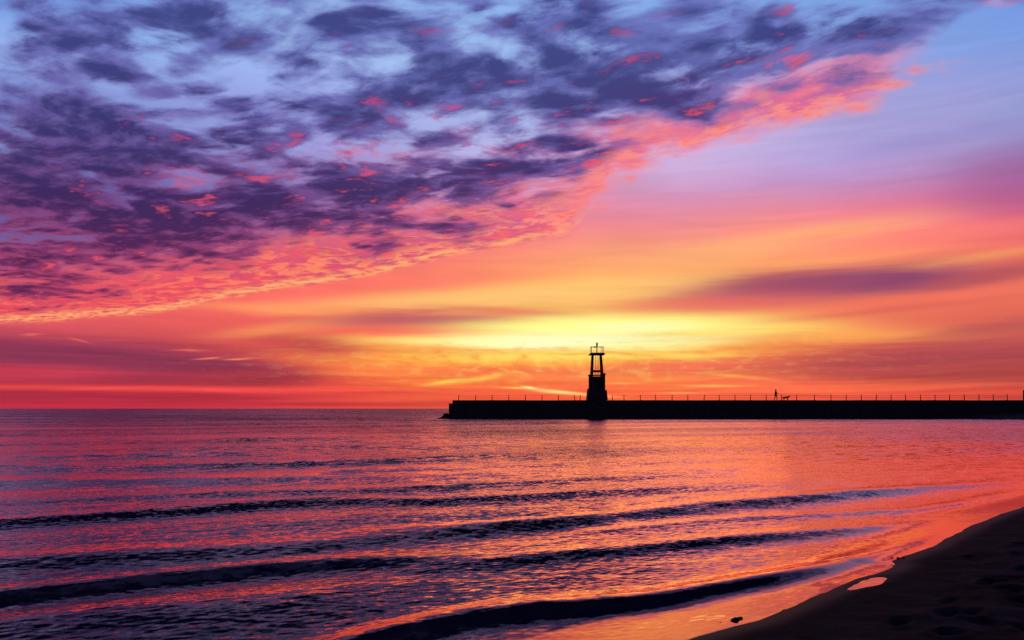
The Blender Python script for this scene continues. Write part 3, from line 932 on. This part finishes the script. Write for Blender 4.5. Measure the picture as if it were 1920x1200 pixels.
ROCKS = [(838.5, 781.5, .75, .8, .85, 'tall dark boulder piled against the end wall of the pier'),
         (836.0, 783.5, .65, .9, .50, 'low wide boulder at the foot of the pier end, beside the wall'),
         (832.5, 783.8, .55, .8, .36, 'middle boulder of the heap sloping off the pier end'),
         (829.0, 784.6, .50, .6, .32, 'small boulder at the outer toe of the heap off the pier end'),
         (824.0, 784.9, .38, .5, .17, 'flat wet rock barely breaking the water left of the pier')]
for i, (x, y, a, b_, c, lb) in enumerate(ROCKS):
    rock('rock', (X_(x, YP + 1.2), YP + 1.2 + 0.3 * (i % 2), Z_(y, YP + 1.2)), (a, b_, c), 31 + i * 7, rockm, lb, 'boulders at the pier end')

# ------------------------------------------------------------------ the beacon tower
BY = YP - 0.1 + 1.6                                # centre of the tower
def tx(cx): return X_(1040 + cx * .15, YP)
def tz(cy): return Z_(620 + cy * .15, YP)
tcx = tx(539)
tower = empty('light_tower', (tcx, BY, PZ))
tag(tower, 'tall open-frame harbour light with railed platform on a tapered base, standing on the pier', 'light tower')
hw = (tx(665) - tx(412)) / 2
mb = MB()
mb.frustum(tcx, BY, PZ + 0.03, tz(742), 2 * hw, 3.0, (tx(655) - tx(425)), 2.6)
mb.box(tx(410) - .05, tx(668) + .05, YP - 0.40, BY + 1.6, -2.0, tz(880))
mb.frustum(tcx, YP - 0.55, -2.0, 0.55, 2 * hw + .25, 1.1, 2 * hw - .1, .3)
part(mb, 'base', concrete, tower)
# legs
for s in (-1, 1):
    for f in (-1, 1):
        xt = tx(485) if s < 0 else tx(587)
        xb = tx(462) if s < 0 else tx(617)
        mb = MB()
        mb.frustum(xb, BY + f * 0.95, tz(742) - 0.1, tz(298), .42, .40, .27, .28, cx1=xt, cy1=BY + f * 0.62)
        part(mb, 'leg', steel, tower)
# platform: dished slab
mb = MB()
zt = tz(298)
mb.frustum(tcx, BY, zt, zt + .10, tx(628) - tx(450), 2.4, tx(641) - tx(439), 2.6)
mb.frustum(tcx, BY, zt + .10, tz(272), tx(641) - tx(439), 2.6, tx(616) - tx(462), 2.0)
part(mb, 'platform', steel, tower)
# railing
rail = MB()
x0, x1, zr, zb = tx(464), tx(616), tz(195), tz(273)
ys = (BY - .85, BY + .85)
for yv in ys:
    rail.tube([(x0, yv, zr), (x1, yv, zr)], .03)
for xv in (x0, x1):
    rail.tube([(xv, ys[0], zr), (xv, ys[1], zr)], .03)
for xv in (x0, x1):
    for yv in ys:
        rail.tube([(xv, yv, zb), (xv, yv, zr)], .035)
for xv in (tx(480), tx(600)):
    rail.tube([(xv, ys[1], zb), (xv, ys[1], zr)], .025)
part(rail, 'railing', redp, tower)
# mast, lantern, small side lamp
mb = MB().tube([(tx(540), BY, zb - .02), (tx(541), BY, tz(180))], [.085, .075], 10)
mast = part(mb, 'mast', redp, tower)
mb = MB().tube([(tx(541), BY, tz(182)), (tx(541), BY, tz(178)), (tx(541), BY, tz(150)), (tx(541), BY, tz(142)), (tx(541), BY, tz(138))], [.13, .15, .15, .10, .03], 12)
lant = part(mb, 'lantern', glassm, tower)
mb = MB().tube([(tx(540), BY, tz(196)), (tx(525), BY, tz(196)), (tx(505), BY, tz(196)), (tx(497), BY, tz(196))], [.04, .10, .12, .04], 8)
part(mb, 'side_lamp', steel, tower)
# ladder
mb = MB()
for xv in (tx(521), tx(558)):
    mb.tube([(xv, BY + .1, tz(560)), (xv, BY + .1, tz(298))], .028)
zz_ = tz(555)
while zz_ < tz(300):
    mb.tube([(tx(521), BY + .1, zz_), (tx(558), BY + .1, zz_)], .018, 6)
    zz_ += .28
part(mb, 'ladder', rust, tower)
for f in (-1, 1):
    part(MB().box(tx(480), tx(598), BY + f * .81 - .09, BY + f * .81 + .09, tz(513), tz(491)), 'crossbeam', steel, tower)
    part(MB().box(tx(476), tx(604), BY + f * .915 - .035, BY + f * .915 + .035, tz(559), tz(549)), 'guard_bar', rust, tower)
# closed cabin between the legs
mb = MB().box(tx(487), tx(604), BY - .85, BY + .85, tz(743), tz(574)).box(tx(484), tx(607), BY - .88, BY + .88, tz(574) + .002, tz(569))
part(mb, 'cabin', steel, tower)
mb = MB().box(tx(510), tx(572), BY - .90, BY - .852, tz(738), tz(600)).box(tx(562), tx(568), BY - .95, BY - .902, tz(672), tz(664))
part(mb, 'door', rust, tower)
# side screens
mb = MB()
mb.box(tx(430), tx(440), BY - .8, BY - .7, tz(742), tz(547)).box(tx(446), tx(454), BY + .5, BY + .6, tz(742), tz(552)).box(tx(430), tx(455), BY - .7, BY + .5, tz(560), tz(548))
mb.box(tx(433), tx(452), BY - .65, BY - .6, tz(742), tz(566))
part(mb, 'side_screen', rust, tower)
mb = MB()
mb.box(tx(619), tx(629), BY - .8, BY - .7, tz(742), tz(530)).box(tx(636), tx(648), BY + .5, BY + .6, tz(742), tz(521)).box(tx(620), tx(647), BY - .7, BY + .5, tz(548), tz(536))
mb.box(tx(624), tx(640), BY - .65, BY - .6, tz(742), tz(552))
part(mb, 'side_screen', rust, tower)
mb = MB().box(tx(414), tx(432), BY - .9, BY - .6, tz(741), tz(722))
part(mb, 'junction_box', steel, tower)

# ------------------------------------------------------------------ cable railings along the pier top
FY = YP + 0.35
def railing(name, posts, tops, label, leans, slack):
    x0 = (posts[0] - 960) / FPX * FY
    root = empty(name, (x0, FY, PZ))
    tag(root, label, 'railing', None)
    P3 = []
    for i, px in enumerate(posts):
        xb = (px - 960) / FPX * FY
        ht = tops[i] if isinstance(tops, list) else tops
        xt = xb + leans.get(i, 0.0)
        zt_ = EYE + (HOR - ht) / FPX * FY
        m_ = MB()
        m_.tube([(xb, FY, PZ - 0.03), (xt, FY, zt_ - 0.03), (xt, FY, zt_)], [.062, .058, .035], 10)
        m_.box(xb - .11, xb + .11, FY - .11, FY + .11, PZ + .013, PZ + .04)
        part(m_, 'post', rust, root)
        P3.append((xb, xt, zt_))
    for lvl, rad in ((0.10, .016), (0.46, .016)):
        m_ = MB()
        for i in range(len(P3) - 1):
            a, b2 = P3[i], P3[i + 1]
            sag = slack.get(i, {}).get(lvl, 0.05 if lvl < .2 else 0.04)
            pts = []
            for k in range(9):
                t_ = k / 8
                za = a[2] - lvl; zb_ = b2[2] - lvl
                pts.append((a[1] * (1 - t_) + b2[1] * t_, FY - .07, za * (1 - t_) + zb_ * t_ - sag * 4 * t_ * (1 - t_)))
            m_.tube(pts, rad, 5)
        part(m_, 'cable', cable, root)
    return root

railing('pier_railing', [859.8, 891.4, 922.7, 954.1, 985.2, 1016.3, 1047, 1077.8, 1087.6], 740.6,
        'short run of thin cable railing on the pier top left of the light tower', {0: .05, 1: .10, 7: -.10, 8: .08}, {0: {0.10: .18, 0.46: .12}, 1: {0.10: .10}})
railing('pier_railing', [1148.1, 1170, 1200.8, 1229.7, 1260.2, 1289.7, 1320, 1348.6, 1378.1, 1407, 1436.6, 1465, 1493.8, 1527.1, 1558.1, 1586.6, 1614.8, 1642.8, 1670.8, 1697.9, 1725.9, 1753.2, 1780.6, 1808.1, 1835.6, 1862.3, 1888.8],
        [741] + [740.2] * 7 + [740] * 5 + [739.6] * 14,
        'long run of thin cable railing on the pier top right of the light tower', {3: -.08, 6: .09, 9: .03, 17: .06}, {1: {0.10: .30, 0.46: .16}, 12: {0.46: .14}, 25: {0.10: .14}})
px = 1919.6
root = empty('tall_post', ((px - 960) / FPX * FY, FY, PZ))
tag(root, 'tall square post past the right end of the pier railing, at the photo edge', 'post')
xb = (px - 960) / FPX * FY
part(MB().box(xb - .09, xb + .09, FY - .09, FY + .09, PZ + .014, Z_(732, FY)), 'shaft', rust, root)
part(MB().frustum(xb, FY, Z_(732, FY) + .002, Z_(732, FY) + .07, .22, .22, .06, .06), 'cap', rust, root)


# ------------------------------------------------------------------ figures
def skin(name, joints, edges, mat, loc, levels=2, root=0, parent=None):
    me = bpy.data.meshes.new(name)
    me.from_pydata([j[0] for j in joints], edges, [])
    o = bpy.data.objects.new(name, me)
    COL.objects.link(o)
    md = o.modifiers.new('Skin', 'SKIN')
    md.use_smooth_shade = True
    sv = me.skin_vertices[0].data
    for i, j in enumerate(joints):
        r = j[1]
        sv[i].radius = (r, r) if not isinstance(r, tuple) else r
        sv[i].use_root = (i == root)
    sd = o.modifiers.new('Sub', 'SUBSURF'); sd.levels = levels; sd.render_levels = levels
    dg = bpy.context.evaluated_depsgraph_get()
    me2 = bpy.data.meshes.new_from_object(o.evaluated_get(dg))
    me2.name = name
    bpy.data.objects.remove(o)
    o2 = link(name, me2, mat, parent, loc, smooth=True)
    return o2

cloth = material("dark coat cloth", (0.035, 0.035, 0.045), 0.9, nscale=30, namt=0.3)
trous = material("dark trousers", (0.03, 0.03, 0.04), 0.9, nscale=30, namt=0.3)
skinm = material("skin", (0.28, 0.16, 0.11), 0.55, nscale=20, namt=0.1)
hairm = material("dark hair", (0.03, 0.02, 0.015), 0.7, nscale=60, namt=0.4)
furm = material("dark fur", (0.04, 0.03, 0.022), 0.85, nscale=40, namt=0.5, bump=0.01, bscale=40)

HY = YP + 1.5
def hx(px): return (px - 960) / FPX * HY
pz0 = PZ
person = empty('person', (hx(1454.6), HY, pz0))
tag(person, 'walker in a dark coat in mid stride on the pier, holding a leash', 'person')
# walking to +X (right). y = across the body, -y nearer the camera
J = []; E = []
def j(x, y, z, r, par=None):
    J.append(((x, y, z), r))
    if par is not None: E.append((par, len(J) - 1))
    return len(J) - 1
pel = j(0, 0, .98, (.13, .16))
wst = j(.01, 0, 1.12, (.12, .145), pel)
chs = j(.01, 0, 1.33, (.125, .17), wst)
shc = j(.0, 0, 1.47, (.09, .13), chs)
nk = j(.02, 0, 1.56, .055, shc)
hd0 = j(.035, 0, 1.63, .078, nk)
hd1 = j(.04, 0, 1.71, .098, hd0)
hd2 = j(.03, 0, 1.80, .075, hd1)
def arm(s, pts, fing):
    p = shc
    for (x, z, r, yo) in pts:
        p = j(x, s * yo, z, r, p)
    wx, wz = pts[-1][0], pts[-1][1]
    palm = j(wx + fing[0] * .06, s * (pts[-1][3]), wz + fing[1] * .06, (.022, .040), p)
    tips = []
    for q, (off, ln) in enumerate(((-.030, .066), (-.010, .078), (.010, .074), (.030, .058))):
        b0 = j(wx + fing[0] * .105, s * pts[-1][3] + off, wz + fing[1] * .105, .0095, palm)
        b1 = j(wx + fing[0] * (.105 + ln * .5) , s * pts[-1][3] + off, wz + fing[1] * (.105 + ln * .5) - .008, .0085, b0)
        b2 = j(wx + fing[0] * (.105 + ln * .7) - .01, s * pts[-1][3] + off, wz + fing[1] * (.105 + ln * .7) - .034, .0075, b1)
    t0 = j(wx + fing[0] * .045 , s * pts[-1][3] - s * .045, wz + fing[1] * .045 + .01, .011, palm)
    t1 = j(wx + fing[0] * .085, s * pts[-1][3] - s * .060, wz + fing[1] * .085 + .004, .009, t0)
    return palm
# near arm reaches forward with the leash
arm(-1, [(.0, 1.45, .062, .19), (.03, 1.30, .055, .21), (.06, 1.17, .048, .22), (.20, 1.14, .050, .20), (.32, 1.11, .036, .18)], (.97, -.22))
arm(1, [(.0, 1.45, .062, .19), (-.04, 1.30, .055, .215), (-.06, 1.17, .047, .22), (-.02, 1.03, .040, .22), (.03, .92, .028, .21)], (.2, -.98))
# legs in stride
def leg(s, pts):
    p = pel
    for (x, z, r) in pts:
        p = j(x, s * .095, z, r, p)
leg(-1, [(.05, .86, .105), (.16, .52, .080), (.17, .30, .074), (.14, .09, .055), (.16, .045, .048), (.27, .035, .038)])
leg(1, [(-.05, .86, .105), (-.10, .52, .080), (-.16, .30, .072), (-.24, .11, .055), (-.23, .05, .048), (-.13, .035, .038)])
pb = skin('body', J, E, trous, (0, 0, 0), 2, 0, person)
# coat: lofted shell over the torso
def loft(rings, n=20):
    m_ = MB(); 
    for (cx, cy, cz, ax, ay) in rings:
        for k in range(n):
            t_ = 2 * math.pi * k / n
            m_.v.append((cx + ax * math.cos(t_), cy + ay * math.sin(t_), cz))
    for i in range(len(rings) - 1):
        for k in range(n):
            k2 = (k + 1) % n
            m_.f.append((i * n + k, i * n + k2, (i + 1) * n + k2, (i + 1) * n + k))
    m_.f.append(tuple(range(n))[::-1]); m_.f.append(tuple((len(rings) - 1) * n + k for k in range(n)))
    return m_
mbc = loft([(.0, 0, .74, .20, .24), (.0, 0, .86, .19, .23), (.0, 0, 1.0, .18, .215), (.0, 0, 1.13, .17, .20), (.005, 0, 1.3, .18, .225), (.005, 0, 1.42, .16, .215), (.005, 0, 1.49, .10, .15), (.015, 0, 1.55, .07, .08)])
mbc.build('coat', cloth, person, smooth=True)
bm = bmesh.new(); bmesh.ops.create_uvsphere(bm, u_segments=20, v_segments=14, radius=1.0)
for v in bm.verts:
    v.co = Vector((v.co.x * .105 - .012 - (0.02 if v.co.z < -.2 else 0), v.co.y * .098, v.co.z * .125 + 1.745 - (0.05 if v.co.z < -.3 else 0)))
bmesh.ops.delete(bm, geom=[v for v in bm.verts if v.co.x > .055 and v.co.z < 1.79], context='VERTS')
me = bpy.data.meshes.new('hair'); bm.to_mesh(me); bm.free()
link('hair', me, hairm, person, smooth=True)
# face: nose, brow and ears as one small mesh over the head
MB().tube([(.125, 0, 1.74), (.158, 0, 1.70), (.128, 0, 1.685)], [.010, .016, .010], 8).build('nose', skinm, person, smooth=True)
for q in (-1, 1):
    MB().tube([(.03, q * .098, 1.74), (.025, q * .108, 1.715), (.03, q * .098, 1.685)], [.010, .014, .008], 6).build('ear', skinm, person, smooth=True)
    MB().tube([(.118, q * .045, 1.735), (.128, q * .032, 1.735), (.118, q * .02, 1.735)], [.006, .009, .006], 6).build('eye', skinm, person, smooth=True)
MB().tube([(.118, -.025, 1.655), (.130, 0, 1.657), (.118, .025, 1.655)], [.005, .008, .005], 6).build('mouth', skinm, person, smooth=True)

# dog walking ahead
J = []; E = []
dog_x = hx(1469.0) ; 
dog = empty('dog', (dog_x, HY - .1, pz0))
tag(dog, 'shaggy dark dog on a leash trotting ahead of the walker on the pier', 'dog')
pl0 = j(0, 0, .46, (.15, .14))
lo = j(.22, 0, .47, (.15, .13), pl0)
ri = j(.45, 0, .46, (.18, .15), lo)
ch = j(.66, 0, .47, (.19, .15), ri)
n1 = j(.83, 0, .58, (.13, .11), ch)
n2 = j(.94, 0, .66, (.10, .09), n1)
sk = j(1.03, 0, .70, (.085, .08), n2)
mz = j(1.13, 0, .67, (.05, .045), sk)
ns = j(1.21, 0, .655, (.034, .03), mz)
# tail, low and bushy, trailing behind
t1 = j(-.16, 0, .47, .06, pl0); t2 = j(-.30, 0, .42, .075, t1); t3 = j(-.42, 0, .41, .06, t2); t4 = j(-.50, 0, .45, .02, t3)
for s, dxx in ((-1, .12), (1, -.06)):
    a = j(-.02 + dxx * .4, s * .085, .38, (.105, .08), pl0)
    b_ = j(.05 + dxx * .9, s * .09, .27, .068, a)
    c = j(-.08 + dxx, s * .09, .15, .042, b_)
    e_ = j(-.06 + dxx, s * .09, .045, .038, c)
    j(.0 + dxx, s * .09, .028, .028, e_)
for s, dxx in ((-1, -.08), (1, .10)):
    a = j(.66 + dxx * .2, s * .09, .34, (.09, .07), ch)
    b_ = j(.64 + dxx * .7, s * .09, .20, .052, a)
    c = j(.66 + dxx, s * .09, .08, .040, b_)
    j(.71 + dxx, s * .09, .028, .029, c)
skin('body', J, E, furm, (0, 0, 0), 2, 0, dog)
for s in (-1, 1):
    MB().hexa([(.98, s * .04, .75), (1.05, s * .045, .75), (1.05, s * .085, .73), (.98, s * .09, .73),
               (.965, s * .075, .78), (.99, s * .08, .78), (.985, s * .12, .68), (.955, s * .115, .69)]).build('ear', furm, dog)
MB().tube([(.885 + .09 * math.cos(t_) * .6, .098 * math.sin(t_), .615 - .09 * math.cos(t_) * .8) for t_ in np.linspace(0, 6.283, 17)], .012, 6).build('collar', cable, dog)

# the leash from the hand to the collar
hnd = Vector((person.location.x + .43, HY - .18, pz0 + 1.08)); colr = Vector((dog_x + .87, HY - .12, pz0 + .70))
pts = [hnd.lerp(colr, k / 14) - Vector((0, 0, .10 * 4 * (k / 14) * (1 - k / 14))) for k in range(15)]
ls = MB().tube([tuple(p - hnd) for p in pts], .009, 6).build('leash', cable)
ls.location = hnd
tag(ls, 'thin slack leash running from the walker hand down to the dog', 'leash')

# a bird far off over the pier
bird_m = material("dark feathers", (0.05, 0.05, 0.055), 0.8)
bY = 420.0
bx_, bz_ = (1728 - 960) / FPX * bY, EYE + (HOR - 672.5) / FPX * bY
bird = empty('bird', (bx_, bY, bz_))
tag(bird, 'tiny dark bird gliding low in the orange sky above the right part of the pier', 'bird')
mbb = MB().tube([(-.22, 0, -.01), (-.12, 0, 0), (0, 0, .01), (.13, 0, .02), (.2, 0, .03), (.26, 0, .02)], [.02, .06, .08, .055, .045, .01], 8)
mbb.build('body', bird_m, bird, smooth=True)
for s in (-1, 1):
    MB().hexa([(-.08, 0, .02), (.08, 0, .02), (.05, s * .34, .12), (-.07, s * .34, .12),
               (-.08, 0, .05), (.08, 0, .05), (.05, s * .34, .135), (-.07, s * .34, .135)]).hexa(
              [(-.07, s * .341, .12), (.05, s * .341, .12), (-.09, s * .72, .06), (-.13, s * .72, .06),
               (-.07, s * .341, .135), (.05, s * .341, .135), (-.09, s * .72, .07), (-.13, s * .72, .07)]).build('wing', bird_m, bird)
MB().hexa([(-.20, -.03, -.015), (-.20, .03, -.015), (-.34, .07, -.02), (-.34, -.07, -.02),
           (-.20, -.03, .0), (-.20, .03, .0), (-.34, .07, -.01), (-.34, -.07, -.01)]).build('tail', bird_m, bird)

# ------------------------------------------------------------------ pebbles on the wet edge
def ground_z(x, y):
    i = int(np.argmin(abs(sy_ - y))); k = int(np.argmin(abs(sx_ - x)))
    return max(0.0, float(SZ[i, k]))
STONES = [(1268, 1181, .016, 'single small dark pebble alone in the thin orange water'),
          (1147, 1196, .010, 'leftmost tiny pebble of the short row in the shallows at the bottom edge'),
          (1153, 1194, .008, 'tiny pebble in the shallows, second from the left of the short row'),
          (1352, 1184, .012, 'small pebble just left of the dark clump on the water edge'),
          (1377, 1181, .030, 'largest dark clump sitting on the water edge at the bottom'),
          (1388, 1177, .022, 'dark clump pressed against the right side of the largest clump'),
          (1672, 1060, .014, 'small pebble at the water edge above the puddle'),
          (1684, 1063, .018, 'dark pebble on sand just up from the water edge above the puddle'),
          (1694, 1062, .012, 'pebble farthest up the sand of the few above the puddle')]
for i, (x, y, r_, lb) in enumerate(STONES):
    X0, Y0, _ = wpos(x, y)
    rock('pebble', (X0, Y0, ground_z(X0, Y0) + r_ * .35), (r_ * 1.3, r_, r_ * .75), 5 + i, rockm, lb, 'pebbles at the water edge', 'pebble')
